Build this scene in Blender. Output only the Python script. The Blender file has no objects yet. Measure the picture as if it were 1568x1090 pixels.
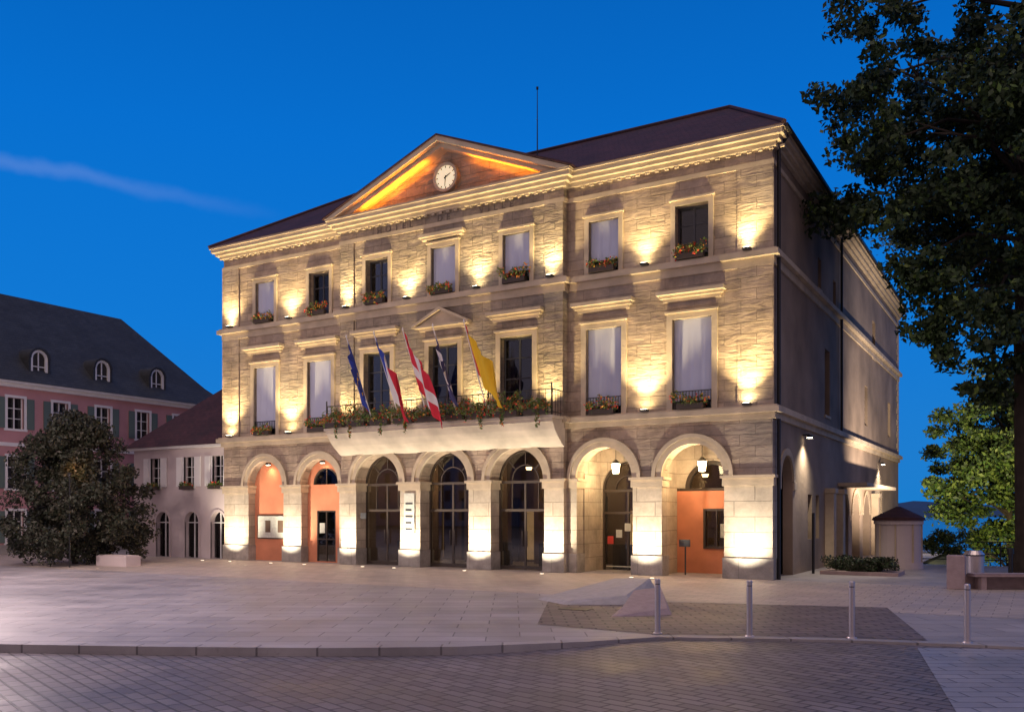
import bpy, math, random
import numpy as np
from mathutils import Vector, Matrix
random.seed(7); rng=np.random.default_rng(7)
scene=bpy.context.scene
COL=scene.collection
SIN,COS=0.508,0.8613
CX,CY,CZ=33.25,-29.49,2.2
def S(r,t,z=0.0):
    # camera frame (r right of the camera, t depth ahead, mostly from image pixels) -> world (world X = facade line)
    return Vector((CX-SIN*t+COS*r, CY+COS*t+SIN*r, z))

# ------------------------------------------------------------ materials
def newmat(name):
    m=bpy.data.materials.new(name); m.use_nodes=True
    nt=m.node_tree; b=nt.nodes['Principled BSDF']
    return m,nt,b
def N(nt,t,**k):
    n=nt.nodes.new(t)
    for a,v in k.items(): setattr(n,a,v)
    return n
def mathn(nt,op,a,b=None,clamp=False):
    n=N(nt,'ShaderNodeMath',operation=op); n.use_clamp=clamp
    for i,x in enumerate((a,b)):
        if x is None: continue
        if isinstance(x,(int,float)): n.inputs[i].default_value=x
        else: nt.links.new(x,n.inputs[i])
    return n.outputs[0]
def mixc(nt,f,a,b,mode='MIX'):
    n=N(nt,'ShaderNodeMix',data_type='RGBA',blend_type=mode)
    if isinstance(f,(int,float)): n.inputs[0].default_value=f
    else: nt.links.new(f,n.inputs[0])
    for i,x in ((6,a),(7,b)):
        if isinstance(x,tuple): n.inputs[i].default_value=(*x,1)
        else: nt.links.new(x,n.inputs[i])
    return n.outputs[2]
def simple(name,col,rough=.7,metal=0,emit=None,es=0,var=.0,vs=3.0,bump=0,bs=20):
    m,nt,b=newmat(name)
    b.inputs['Base Color'].default_value=(*col,1); b.inputs['Roughness'].default_value=rough
    b.inputs['Metallic'].default_value=metal
    tc=N(nt,'ShaderNodeTexCoord')
    if var:
        n=N(nt,'ShaderNodeTexNoise'); n.inputs['Scale'].default_value=vs; n.inputs['Detail'].default_value=5
        nt.links.new(tc.outputs['Object'],n.inputs['Vector'])
        f=mathn(nt,'SUBTRACT',n.outputs[0],.5); f=mathn(nt,'MULTIPLY',f,var*4); f=mathn(nt,'ADD',f,1.0)
        mul=N(nt,'ShaderNodeVectorMath',operation='SCALE'); mul.inputs[0].default_value=col
        nt.links.new(f,mul.inputs['Scale']); nt.links.new(mul.outputs[0],b.inputs['Base Color'])
    if bump:
        n=N(nt,'ShaderNodeTexNoise'); n.inputs['Scale'].default_value=bs; n.inputs['Detail'].default_value=3
        nt.links.new(tc.outputs['Object'],n.inputs['Vector'])
        bp=N(nt,'ShaderNodeBump'); bp.inputs['Strength'].default_value=bump; bp.inputs['Distance'].default_value=.02
        nt.links.new(n.outputs[0],bp.inputs['Height']); nt.links.new(bp.outputs[0],b.inputs['Normal'])
    if emit:
        b.inputs['Emission Color'].default_value=(*emit,1); b.inputs['Emission Strength'].default_value=es
    return m
def stone(name,c1,c2,bw=.95,rh=.36,mortar=.012,chisel=1.0,dist=.05,mcol=None,rough=.85,weather=.45):
    m,nt,b=newmat(name); b.inputs['Roughness'].default_value=rough
    tc=N(nt,'ShaderNodeTexCoord'); sp=N(nt,'ShaderNodeSeparateXYZ'); nt.links.new(tc.outputs['Object'],sp.inputs[0])
    xy=mathn(nt,'ADD',sp.outputs[0],sp.outputs[1])
    cb=N(nt,'ShaderNodeCombineXYZ'); nt.links.new(xy,cb.inputs[0]); nt.links.new(sp.outputs[2],cb.inputs[1])
    br=N(nt,'ShaderNodeTexBrick'); br.inputs['Scale'].default_value=1; br.inputs['Brick Width'].default_value=bw
    br.inputs['Row Height'].default_value=rh; br.inputs['Mortar Size'].default_value=mortar; br.inputs['Mortar Smooth'].default_value=.3
    br.inputs['Color1'].default_value=(*c1,1); br.inputs['Color2'].default_value=(*c2,1)
    mc=mcol or tuple(x*.6 for x in c1); br.inputs['Mortar'].default_value=(*mc,1)
    nt.links.new(cb.outputs[0],br.inputs['Vector'])
    n1=N(nt,'ShaderNodeTexNoise'); n1.inputs['Scale'].default_value=.8; n1.inputs['Detail'].default_value=6; n1.inputs['Roughness'].default_value=.72
    nt.links.new(tc.outputs['Object'],n1.inputs['Vector'])
    rp=N(nt,'ShaderNodeMapRange'); rp.inputs[1].default_value=.35; rp.inputs[2].default_value=.65; rp.inputs[3].default_value=1-weather; rp.inputs[4].default_value=1.2
    nt.links.new(n1.outputs[0],rp.inputs[0])
    sc=N(nt,'ShaderNodeVectorMath',operation='SCALE'); nt.links.new(br.outputs[0],sc.inputs[0]); nt.links.new(rp.outputs[0],sc.inputs['Scale'])
    grey=tuple(sum(c1)/3*.62 for _ in range(3))
    n4=N(nt,'ShaderNodeTexNoise'); n4.inputs['Scale'].default_value=.33; n4.inputs['Detail'].default_value=4; nt.links.new(tc.outputs['Object'],n4.inputs['Vector'])
    r4=N(nt,'ShaderNodeMapRange'); r4.inputs[1].default_value=.48; r4.inputs[2].default_value=.68; r4.inputs[3].default_value=0; r4.inputs[4].default_value=weather
    nt.links.new(n4.outputs[0],r4.inputs[0])
    nt.links.new(mixc(nt,r4.outputs[0],sc.outputs[0],grey),b.inputs['Base Color'])
    mp=N(nt,'ShaderNodeMapping'); mp.inputs['Scale'].default_value=(1.3,5.0,1); nt.links.new(cb.outputs[0],mp.inputs[0])
    n2=N(nt,'ShaderNodeTexNoise'); n2.inputs['Scale'].default_value=1.0; n2.inputs['Detail'].default_value=6; n2.inputs['Roughness'].default_value=.62; n2.inputs['Distortion'].default_value=.5
    bs=N(nt,'ShaderNodeVectorMath',operation='SCALE'); nt.links.new(br.outputs[0],bs.inputs[0]); bs.inputs['Scale'].default_value=40
    av_=N(nt,'ShaderNodeVectorMath',operation='ADD'); nt.links.new(mp.outputs[0],av_.inputs[0]); nt.links.new(bs.outputs[0],av_.inputs[1])
    nt.links.new(av_.outputs[0],n2.inputs['Vector'])
    h=mathn(nt,'MULTIPLY',n2.outputs[0],chisel)
    mm=mathn(nt,'MULTIPLY',br.outputs[1],-.35); h=mathn(nt,'ADD',h,mm)
    bp=N(nt,'ShaderNodeBump'); bp.inputs['Strength'].default_value=1; bp.inputs['Distance'].default_value=dist
    nt.links.new(h,bp.inputs['Height']); nt.links.new(bp.outputs[0],b.inputs['Normal'])
    return m
def paving(name,c1,c2,bw,rh,rot,mortar=.012,rough=.55,big=.25,mcol=None,bump=.008):
    m,nt,b=newmat(name)
    tc=N(nt,'ShaderNodeTexCoord'); mp=N(nt,'ShaderNodeMapping'); mp.inputs['Rotation'].default_value=(0,0,rot)
    nt.links.new(tc.outputs['Object'],mp.inputs[0])
    br=N(nt,'ShaderNodeTexBrick'); br.inputs['Scale'].default_value=1; br.inputs['Brick Width'].default_value=bw
    br.inputs['Row Height'].default_value=rh; br.inputs['Mortar Size'].default_value=mortar; br.inputs['Mortar Smooth'].default_value=.4
    br.inputs['Color1'].default_value=(*c1,1); br.inputs['Color2'].default_value=(*c2,1)
    br.inputs['Mortar'].default_value=(*(mcol or tuple(x*.45 for x in c1)),1)
    nt.links.new(mp.outputs[0],br.inputs['Vector'])
    n1=N(nt,'ShaderNodeTexNoise'); n1.inputs['Scale'].default_value=.45; n1.inputs['Detail'].default_value=7; n1.inputs['Roughness'].default_value=.7
    nt.links.new(tc.outputs['Object'],n1.inputs['Vector'])
    rp=N(nt,'ShaderNodeMapRange'); rp.inputs[1].default_value=.3; rp.inputs[2].default_value=.7; rp.inputs[3].default_value=1-big; rp.inputs[4].default_value=1+big
    nt.links.new(n1.outputs[0],rp.inputs[0])
    sc=N(nt,'ShaderNodeVectorMath',operation='SCALE'); nt.links.new(br.outputs[0],sc.inputs[0]); nt.links.new(rp.outputs[0],sc.inputs['Scale'])
    # small dark stains
    n5=N(nt,'ShaderNodeTexNoise'); n5.inputs['Scale'].default_value=2.3; n5.inputs['Detail'].default_value=6; n5.inputs['Roughness'].default_value=.75; nt.links.new(tc.outputs['Object'],n5.inputs['Vector'])
    r5=N(nt,'ShaderNodeMapRange'); r5.inputs[1].default_value=.60; r5.inputs[2].default_value=.72; r5.inputs[3].default_value=0; r5.inputs[4].default_value=.45; nt.links.new(n5.outputs[0],r5.inputs[0])
    nt.links.new(mixc(nt,r5.outputs[0],sc.outputs[0],tuple(x*.4 for x in c2)),b.inputs['Base Color'])
    r2=N(nt,'ShaderNodeMapRange'); r2.inputs[1].default_value=.3; r2.inputs[2].default_value=.7; r2.inputs[3].default_value=rough-.12; r2.inputs[4].default_value=rough+.15
    nt.links.new(n1.outputs[0],r2.inputs[0]); nt.links.new(r2.outputs[0],b.inputs['Roughness'])
    n3=N(nt,'ShaderNodeTexNoise'); n3.inputs['Scale'].default_value=5; n3.inputs['Detail'].default_value=4; nt.links.new(tc.outputs['Object'],n3.inputs['Vector'])
    h=mathn(nt,'ADD',mathn(nt,'MULTIPLY',br.outputs[1],-1.0),mathn(nt,'MULTIPLY',n3.outputs[0],.8))
    bp=N(nt,'ShaderNodeBump'); bp.inputs['Distance'].default_value=bump; nt.links.new(h,bp.inputs['Height']); nt.links.new(bp.outputs[0],b.inputs['Normal'])
    return m
def leafmat(name,ca,cb,rough=.6):
    m,nt,b=newmat(name); g=N(nt,'ShaderNodeNewGeometry')
    nt.links.new(mixc(nt,g.outputs['Random Per Island'],ca,cb),b.inputs['Base Color']); b.inputs['Roughness'].default_value=rough
    return m
def glassmat(name,tint=(.75,.78,.8)):
    m=bpy.data.materials.new(name); m.use_nodes=True; nt=m.node_tree; nt.nodes.remove(nt.nodes['Principled BSDF'])
    t=N(nt,'ShaderNodeBsdfTransparent'); t.inputs[0].default_value=(*tint,1)
    g=N(nt,'ShaderNodeBsdfGlossy'); g.inputs['Roughness'].default_value=.02
    f=N(nt,'ShaderNodeFresnel'); f.inputs[0].default_value=1.45
    k=mathn(nt,'ADD',f.outputs[0],.03,clamp=True)
    mx=N(nt,'ShaderNodeMixShader'); nt.links.new(k,mx.inputs[0]); nt.links.new(t.outputs[0],mx.inputs[1]); nt.links.new(g.outputs[0],mx.inputs[2])
    nt.links.new(mx.outputs[0],nt.nodes['Material Output'].inputs[0]); return m

M={}
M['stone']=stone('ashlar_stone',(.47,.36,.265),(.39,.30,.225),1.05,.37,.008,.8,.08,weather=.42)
M['stone_c']=stone('ashlar_stone_rough',(.42,.335,.25),(.34,.275,.21),.9,.37,.012,1.3,.11,weather=.45)
M['pier']=stone('pier_stone',(.50,.42,.33),(.44,.37,.29),1.4,.52,.014,.35,.03,weather=.3)
M['trim']=simple('cut_limestone_trim',(.50,.41,.30),.8,var=.22,vs=1.6,bump=.5,bs=12)
M['base']=stone('plinth_stone',(.42,.38,.34),(.38,.35,.31),1.2,.7,.01,.3,.02)
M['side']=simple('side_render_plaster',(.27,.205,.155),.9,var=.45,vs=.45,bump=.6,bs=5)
M['cove']=simple('balcony_limestone',(.56,.49,.40),.75,var=.22,vs=1.3,bump=.3,bs=10)
M['tile']=stone('roof_tiles',(.075,.026,.028),(.05,.019,.022),.22,.14,.01,.3,.02,rough=.8,weather=.3)
M['slate']=stone('slate_roof',(.040,.046,.052),(.028,.033,.04),.3,.16,.012,.3,.02,rough=.7,weather=.3)
M['black']=simple('painted_iron',(.015,.015,.017),.4)
M['pipe']=simple('dark_zinc_pipe',(.03,.03,.033),.45,.5)
M['frame']=simple('window_frame_dark',(.05,.05,.055),.5)
M['letter']=simple('carved_letters',(.16,.13,.11),.9)
M['bronze']=simple('door_frame_bronze',(.05,.036,.028),.45)
M['wframe']=simple('window_frame_white',(.75,.75,.75),.5)
M['blind']=simple('roller_blind_fabric',(.48,.51,.66),.9,var=.05,vs=1.2)
M['red']=simple('red_ochre_render',(.58,.22,.12),.85,var=.16,vs=1.5,bump=.2)
M['glass']=glassmat('window_glass')
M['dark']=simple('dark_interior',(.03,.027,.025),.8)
M['inner']=simple('interior_wall',(.14,.09,.06),.8,var=.3,vs=1)
M['paper']=simple('notice_paper',(.55,.56,.5),.7,var=.15,vs=9)
M['paperred']=simple('poster_red',(.6,.06,.05),.6)
M['lens']=simple('lamp_lens',(1,.9,.7),.4,emit=(1,.86,.62),es=14)
M['lensg']=simple('ground_lamp_lens',(1,.9,.7),.4,emit=(1,.86,.62),es=3)
M['lenswarm']=simple('lantern_glass',(1,.85,.6),.4,emit=(1,.78,.42),es=16)
M['warmint']=simple('interior_lamp',(1,.7,.4),.4,emit=(1,.62,.25),es=9)
M['glowpanel']=simple('added_glow_panel',(.5,.35,.2),.6,emit=(1,.55,.2),es=.28,var=.4,vs=2)  # added glowing panels on the hall's back wall, imitating lit rooms
M['box']=simple('planter_dark',(.05,.035,.03),.7)
M['clock']=simple('clock_dial',(.8,.74,.55),.5,emit=(1,.80,.50),es=.6)
M['steel']=simple('brushed_steel',(.62,.55,.54),.35,.85,var=.05,vs=30)
M['granite']=simple('granite',(.40,.375,.375),.65,var=.14,vs=5,bump=.4,bs=30)
M['granitep']=simple('granite_pink',(.36,.27,.265),.65,var=.14,vs=6,bump=.4,bs=30)
M['pink']=simple('pink_render',(.52,.27,.28),.9,var=.14,vs=.7,bump=.2,bs=8)
M['lilac']=simple('pale_render',(.58,.50,.50),.9,var=.14,vs=.7,bump=.2,bs=8)
M['white']=simple('white_paint',(.78,.77,.76),.6,var=.05)
M['shut']=simple('grey_green_shutter',(.12,.17,.15),.6)
M['bark']=simple('bark',(.045,.035,.028),.95,var=.3,vs=3,bump=1,bs=8)
M['leaf']=leafmat('tree_leaves',(.014,.034,.009),(.035,.065,.018))
M['leafl']=leafmat('tree_leaves_light',(.045,.11,.018),(.14,.19,.035))
M['leafb']=leafmat('bush_leaves',(.016,.026,.012),(.045,.038,.024))
M['leafp']=leafmat('plant_leaves',(.05,.12,.02),(.18,.22,.05))
M['flr']=leafmat('flowers_red',(.6,.03,.02),(.75,.12,.05))
M['fly']=leafmat('flowers_yellow',(.75,.45,.05),(.8,.25,.05))

# ------------------------------------------------------------ mesh builder
class MB:
    def __init__(s,T=None): s.v=[];s.f=[];s.m=[];s.T=T
    def add(s,vs,fs,mi=0):
        o=len(s.v)
        for p in vs:
            p=s.T(*p) if s.T else p
            s.v.append(tuple(p))
        for f in fs: s.f.append([o+i for i in f]); s.m.append(mi)
    def box(s,x0,x1,y0,y1,z0,z1,mi=0):
        s.add([(x0,y0,z0),(x1,y0,z0),(x1,y1,z0),(x0,y1,z0),(x0,y0,z1),(x1,y0,z1),(x1,y1,z1),(x0,y1,z1)],
              [(0,3,2,1),(4,5,6,7),(0,1,5,4),(1,2,6,5),(2,3,7,6),(3,0,4,7)],mi)
    def prism(s,poly,d0,d1,mi=0):
        n=len(poly); vs=[(a,d0,z) for a,z in poly]+[(a,d1,z) for a,z in poly]
        fs=[tuple(range(n)),tuple(range(2*n-1,n-1,-1))]+[(i,(i+1)%n,n+(i+1)%n,n+i) for i in range(n)]
        s.add(vs,fs,mi)
    def prismx(s,poly,x0,x1,mi=0):
        n=len(poly); vs=[(x0,a,z) for a,z in poly]+[(x1,a,z) for a,z in poly]
        fs=[tuple(range(n)),tuple(range(2*n-1,n-1,-1))]+[(i,(i+1)%n,n+(i+1)%n,n+i) for i in range(n)]
        s.add(vs,fs,mi)
    def prismz(s,poly,z0,z1,mi=0):
        n=len(poly); vs=[(a,b,z0) for a,b in poly]+[(a,b,z1) for a,b in poly]
        fs=[tuple(range(n)),tuple(range(2*n-1,n-1,-1))]+[(i,(i+1)%n,n+(i+1)%n,n+i) for i in range(n)]
        s.add(vs,fs,mi)
    def cyl(s,x,y,z0,z1,r0,r1=None,n=20,mi=0):
        r1=r0 if r1 is None else r1
        vs=[(x+r0*math.cos(2*math.pi*i/n),y+r0*math.sin(2*math.pi*i/n),z0) for i in range(n)]
        vs+=[(x+r1*math.cos(2*math.pi*i/n),y+r1*math.sin(2*math.pi*i/n),z1) for i in range(n)]
        s.add(vs,[tuple(range(n-1,-1,-1)),tuple(range(n,2*n))]+[(i,(i+1)%n,n+(i+1)%n,n+i) for i in range(n)],mi)
    def tube(s,pts,rad,n=8,mi=0):
        pts=[Vector(p) for p in pts]; vs=[];fs=[]
        for i,p in enumerate(pts):
            d=(pts[min(i+1,len(pts)-1)]-pts[max(i-1,0)]).normalized()
            a=d.orthogonal().normalized() if abs(d.z)>.99 else d.cross(Vector((0,0,1))).normalized()
            b=d.cross(a)
            for k in range(n):
                t=2*math.pi*k/n; vs.append(tuple(p+(a*math.cos(t)+b*math.sin(t))*rad[i]))
        for i in range(len(pts)-1):
            for k in range(n):
                fs.append((i*n+k,i*n+(k+1)%n,(i+1)*n+(k+1)%n,(i+1)*n+k))
        fs.append(tuple(range(n-1,-1,-1))); fs.append(tuple((len(pts)-1)*n+k for k in range(n)))
        s.add(vs,fs,mi)
    def rects(s,a0,a1,z0,z1,holes,d0,d1,mi=0):
        A=sorted({a0,a1}|{h[0] for h in holes}|{h[1] for h in holes})
        for i in range(len(A)-1):
            mid=(A[i]+A[i+1])/2; hs=sorted([(h[2],h[3]) for h in holes if h[0]<mid<h[1]])
            z=z0
            for b,t in hs:
                if b>z+1e-6: s.box(A[i],A[i+1],d0,d1,z,b,mi)
                z=t
            if z1>z+1e-6: s.box(A[i],A[i+1],d0,d1,z,z1,mi)
    def arch(s,a0,a1,ac,R,zs,z0,z1,d0,d1,mi=0,n=24):
        if ac-R>a0: s.box(a0,ac-R,d0,d1,z0,z1,mi)
        if a1>ac+R: s.box(ac+R,a1,d0,d1,z0,z1,mi)
        for i in range(n):
            t0=math.pi*(1-i/n);t1=math.pi*(1-(i+1)/n)
            p=[(ac+R*math.cos(t0),zs+R*math.sin(t0)),(ac+R*math.cos(t1),zs+R*math.sin(t1))]
            s.prism([p[0],p[1],(p[1][0],z1),(p[0][0],z1)],d0,d1,mi)
    def ring(s,ac,zs,R0,R1,d0,d1,mi=0,n=28,full=False):
        k=2 if full else 1
        for i in range(n*k):
            t0=math.pi*i/n;t1=math.pi*(i+1)/n
            s.prism([(ac+R0*math.cos(t0),zs+R0*math.sin(t0)),(ac+R1*math.cos(t0),zs+R1*math.sin(t0)),
                     (ac+R1*math.cos(t1),zs+R1*math.sin(t1)),(ac+R0*math.cos(t1),zs+R0*math.sin(t1))],d0,d1,mi)
    def halfdisc(s,ac,zs,R,d0,d1,mi=0,n=24):
        s.prism([(ac+R*math.cos(math.pi*i/n),zs+R*math.sin(math.pi*i/n)) for i in range(n+1)],d0,d1,mi)
    def obj(s,name,mats,parent=None,smooth=False,bevel=0):
        me=bpy.data.meshes.new(name); me.from_pydata(s.v,[],s.f)
        for m in mats: me.materials.append(M[m] if isinstance(m,str) else m)
        me.polygons.foreach_set('material_index',s.m)
        if smooth: me.polygons.foreach_set('use_smooth',[True]*len(s.f))
        me.update()
        o=bpy.data.objects.new(name,me); COL.objects.link(o)
        if parent: o.parent=parent
        if bevel:
            b=o.modifiers.new('bevel','BEVEL'); b.width=bevel; b.segments=2; b.limit_method='ANGLE'
        return o
def empty(name,loc=(0,0,0)):
    o=bpy.data.objects.new(name,None); o.empty_display_size=.5; COL.objects.link(o); return o
def leaves(name,clumps,size,mats,parent=None,probs=None,flat=.0,jit=.5):
    P=[];
    for c,r,n in clumps:
        d=rng.normal(size=(n,3)); d/=np.linalg.norm(d,axis=1)[:,None]+1e-9
        rr=rng.random(n)**.5
        P.append(np.array(c)+d*rr[:,None]*np.array(r))
    P=np.concatenate(P); n=len(P)
    a=rng.normal(size=(n,3)); a/=np.linalg.norm(a,axis=1)[:,None]
    b=rng.normal(size=(n,3)); b=np.cross(a,b); b/=np.linalg.norm(b,axis=1)[:,None]+1e-9
    sz=size*(1+jit*(rng.random(n)-.5)*2)[:,None]
    V=np.stack([P-a*sz*.6,P+b*sz*.32,P+a*sz*.6,P-b*sz*.32],1).reshape(-1,3)
    me=bpy.data.meshes.new(name); me.vertices.add(4*n); me.vertices.foreach_set('co',V.ravel())
    me.loops.add(4*n); me.loops.foreach_set('vertex_index',np.arange(4*n)); me.polygons.add(n)
    me.polygons.foreach_set('loop_start',np.arange(n)*4); me.polygons.foreach_set('loop_total',np.full(n,4))
    for m in mats: me.materials.append(M[m])
    if len(mats)>1: me.polygons.foreach_set('material_index',rng.choice(len(mats),n,p=probs).astype(np.int32))
    me.update(); me.validate()
    o=bpy.data.objects.new(name,me); COL.objects.link(o)
    if parent: o.parent=parent
    return o
def spot(name,loc,target,power,color,angle=120,blend=1.0,radius=.04,parent=None):
    l=bpy.data.lights.new(name,'SPOT'); l.energy=power; l.color=color; l.spot_size=math.radians(angle); l.spot_blend=blend; l.shadow_soft_size=radius
    o=bpy.data.objects.new(name,l); COL.objects.link(o); o.location=loc
    o.rotation_euler=(Vector(target)-Vector(loc)).to_track_quat('-Z','Y').to_euler()
    if parent: o.parent=parent
    return o
def point(name,loc,power,color,radius=.1,parent=None):
    l=bpy.data.lights.new(name,'POINT'); l.energy=power; l.color=color; l.shadow_soft_size=radius
    o=bpy.data.objects.new(name,l); COL.objects.link(o); o.location=loc
    if parent: o.parent=parent
    return o

# ============================================================ TOWN HALL
L=25.76; UC=12.88; A0,A1=7.53,18.23; PV=-.3; D=30.5
TH=empty('town_hall')
bays=[UC-10.15,UC-6.84,UC-3.36,UC,UC+3.36,UC+6.84,UC+10.15]
vf=[0,0,PV,PV,PV,0,0]
Rr=[1.11,1.11,1.17,1.17,1.17,1.11,1.11]
ZS=3.46
edges=[0,(bays[0]+bays[1])/2,A0,(bays[2]+bays[3])/2,(bays[3]+bays[4])/2,A1,(bays[5]+bays[6])/2,L]
w=MB(); pr=MB(); pl=MB()
for i in range(7):
    d0=vf[i]; R=Rr[i]; a0,a1,ac=edges[i],edges[i+1],bays[i]
    w.arch(a0,a1,ac,R,ZS,ZS,5.3,d0,.6)
    for (x0,x1) in ((a0,ac-R),(ac+R,a1)):
        pr.box(x0,x1,d0+.02,.58,.0,ZS-.36)
piers=[(0,bays[0]-Rr[0],0)]
for i in range(6):
    if i in(1,4): continue
    piers.append((bays[i]+Rr[i],bays[i+1]-Rr[i+1],vf[i]))
piers.append((bays[6]+Rr[6],L,0))
piers+=[(bays[1]+Rr[1],A0,0),(A0,bays[2]-Rr[2],PV),(bays[4]+Rr[4],A1,PV),(A1,bays[5]-Rr[5],0)]
tr=MB()
for x0,x1,v in piers:
    e0=.05;e1=.05
    if v==0 and abs(x1-A0)<1e-6: e1=-.06
    if v==0 and abs(x0-A1)<1e-6: e0=-.06
    pl.box(x0-e0,x1+e1,v-.05,.63,0,.70)
    tr.box(x0-e0,x1+e1,v-.06,.64,ZS-.36,ZS-.10)
    tr.box(x0-e0-.06*(e0>0),x1+e1+.06*(e1>0),v-.12,.70,ZS-.10,ZS-.003)
w.obj('arcade_wall',['stone'],TH); pr.obj('arcade_piers',['pier'],TH); pl.obj('pier_plinths',['base'],TH,bevel=.015)
av=MB()
for i in range(7):
    av.ring(bays[i],ZS,Rr[i]-.004,Rr[i]+.20,vf[i]-.07,vf[i]+.05)
    av.ring(bays[i],ZS,Rr[i]+.20,Rr[i]+.34,vf[i]-.13,vf[i]+.05)
av.obj('archivolts',['trim'],TH)
def band(mb,z0,z1,p):
    mb.box(-p,A0-p,-p,0,z0,z1); mb.box(A0-p,A1+p,PV-p,0,z0,z1); mb.box(A1+p,L+p,-p,0,z0,z1)
    mb.box(L-.02,L+p,0,D,z0,z1); mb.box(-p,.02,0,D,z0,z1)
band(tr,5.30,5.50,.10); band(tr,5.50,5.68,.26); band(tr,5.68,5.74,.18)
band(tr,10.34,10.62,.07); band(tr,10.62,10.80,.24); band(tr,10.80,10.86,.16)
band(tr,13.62,13.78,.06); band(tr,14.16,14.30,.14); band(tr,14.30,14.44,.28); band(tr,14.44,14.60,.42); band(tr,14.60,14.67,.48)
wf=MB(); wc=MB()
W1=1.40; W2=1.18
def holes(ids):
    h=[]
    for i in ids:
        h.append((bays[i]-W1/2,bays[i]+W1/2,5.75,8.88)); h.append((bays[i]-W2/2,bays[i]+W2/2,10.87,12.78))
    return h
wf.rects(0,A0,5.3,14.6,holes([0,1]),0,.45); wf.rects(A1,L,5.3,14.6,holes([5,6]),0,.45)
wc.rects(A0,A1,5.3,14.6,holes([2,3,4]),PV,.45)
for x0,x1,v in ((0,1.05,0),(L-1.15,L,0),(A0,A0+.75,PV),(A1-.75,A1,PV)):
    for z0,z1 in ((5.74,10.34),(10.86,13.62)):
        ww=wf if v==0 else wc
        ww.box(x0-(.0 if v<0 else (.05 if x0==0 else 0)),x1+(.05 if x1==L else 0),v-.06,v,z0,z1)
wf.obj('wing_walls',['stone'],TH); wc.obj('central_wall',['stone_c'],TH)
fr=MB(); gl=MB(); bl=MB(); dk=MB(); rail=MB()
boxes=MB(); plants=[]
blind1={0:1,1:1,5:1,6:1}; blind2={0:.80,3:.92,4:.72,5:.72}
for i,ac in enumerate(bays):
    v=vf[i]
    for lvl,(wd,z0,z1) in enumerate(((W1,5.75,8.88),(W2,10.87,12.78))):
        a0,a1=ac-wd/2,ac+wd/2
        s=.20 if lvl==0 else .17
        tr.box(a0-s,a0,v-.07,v+.05,z0,z1); tr.box(a1,a1+s,v-.07,v+.05,z0,z1); tr.box(a0-s,a1+s,v-.07,v+.05,z1,z1+s)
        tr.box(a0-s-.05,a1+s+.05,v-.15,v+.02,z1+s,z1+s+.06)
        g=v+.24
        for x0,x1,q0,q1 in ((a0,a0+.07,z0,z1),(a1-.07,a1,z0,z1),(a0+.07,a1-.07,z0,z0+.08),(a0+.07,a1-.07,z1-.08,z1),(ac-.035,ac+.035,z0+.08,z1-.08)):
            fr.box(x0,x1,g,g+.06,q0,q1)
        nb=3 if lvl==0 else 2
        for k in range(1,nb+1):
            zz=z0+(z1-z0)*k/(nb+1)
            for x0,x1 in ((a0+.07,ac-.035),(ac+.035,a1-.07)): fr.box(x0,x1,g+.005,g+.055,zz-.02,zz+.02)
        gl.box(a0+.05,a1-.05,g+.025,g+.032,z0+.04,z1-.04)
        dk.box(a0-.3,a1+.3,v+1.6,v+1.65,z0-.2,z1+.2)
        bd=(blind1 if lvl==0 else blind2).get(i)
        if bd:
            zb=z1-(z1-z0)*bd+(.35 if lvl==0 else 0)
            n=10
            for k in range(n):
                x0=a0+.02+(wd-.04)*k/n; x1=a0+.02+(wd-.04)*(k+1)/n
                q0=.012*math.sin(k*2.1+i); q1=.012*math.sin((k+1)*2.1+i)
                bl.add([(x0,v+.12+q0,zb),(x1,v+.12+q1,zb),(x1,v+.12,z1),(x0,v+.12,z1)],[(0,1,2,3)])
            bl.box(a0+.02,a1-.02,v+.105,v+.13,zb-.04,zb)
        if lvl==1 or i in(0,1,5,6):
            zb=z0+.0; 
            boxes.box(ac-.48,ac+.48,v-.30,v-.08,zb+.0,zb+.18)
            plants.append((ac,v-.22,zb+.24,lvl,i))
        if lvl==0 and i in (0,1,5,6):
            for k in range(13): rail.box(a0+.03+k*.11,a0+.05+k*.11,v+.02,v+.04,z0,z0+.62)
            rail.box(a0,a1,v+.015,v+.045,z0+.62,z0+.65)
    z=9.50
    if i==3:
        tr.box(ac-1.12,ac+1.12,v-.12,v+.02,z-.02,z+.08)
        tr.prism([(ac-1.25,z+.08),(ac+1.25,z+.08),(ac+1.25,z+.17),(ac,z+.74),(ac-1.25,z+.17)],v-.16,v+.02)
        for sg in(-1,1):
            tr.prism([(ac+sg*1.36,z+.10),(ac+sg*1.36,z+.20),(ac,z+.84),(ac,z+.72)],v-.34,v+.0)
        tr.box(ac-1.30,ac+1.30,v-.30,v-.162,z+.082,z+.16)
    else:
        tr.box(ac-1.02,ac+1.02,v-.10,v+.02,z-.02,z+.10); tr.box(ac-1.12,ac+1.12,v-.20,v+.02,z+.10,z+.20)
        tr.box(ac-1.20,ac+1.20,v-.36,v+.02,z+.20,z+.32)
    if i==3:
        tr.box(ac-.98,ac+.98,v-.20,v+.02,13.10,13.20); tr.box(ac-1.06,ac+1.06,v-.28,v+.02,13.20,13.32)
dk.obj('window_darkness',['dark'],TH); fr.obj('window_frames',['frame'],TH); gl.obj('window_glazing',['glass'],TH)
bl.obj('window_blinds',['blind'],TH); rail.obj('window_guard_rails',['black'],TH); boxes.obj('window_boxes',['box'],TH)
cl=[]
for (a,v,z,lvl,i) in plants:
    hb_=random.uniform(0,.1)
    for k in range(6):
        cl.append(((a-.48+.19*k+random.uniform(-.05,.05),v+random.uniform(-.08,.04),z+random.uniform(-.1,.14)+hb_),(.17,.15,.16+random.random()*.14),62))
leaves('window_box_plants',cl,.085,['leafp','flr','fly'],TH,probs=[.68,.18,.14])
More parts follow.
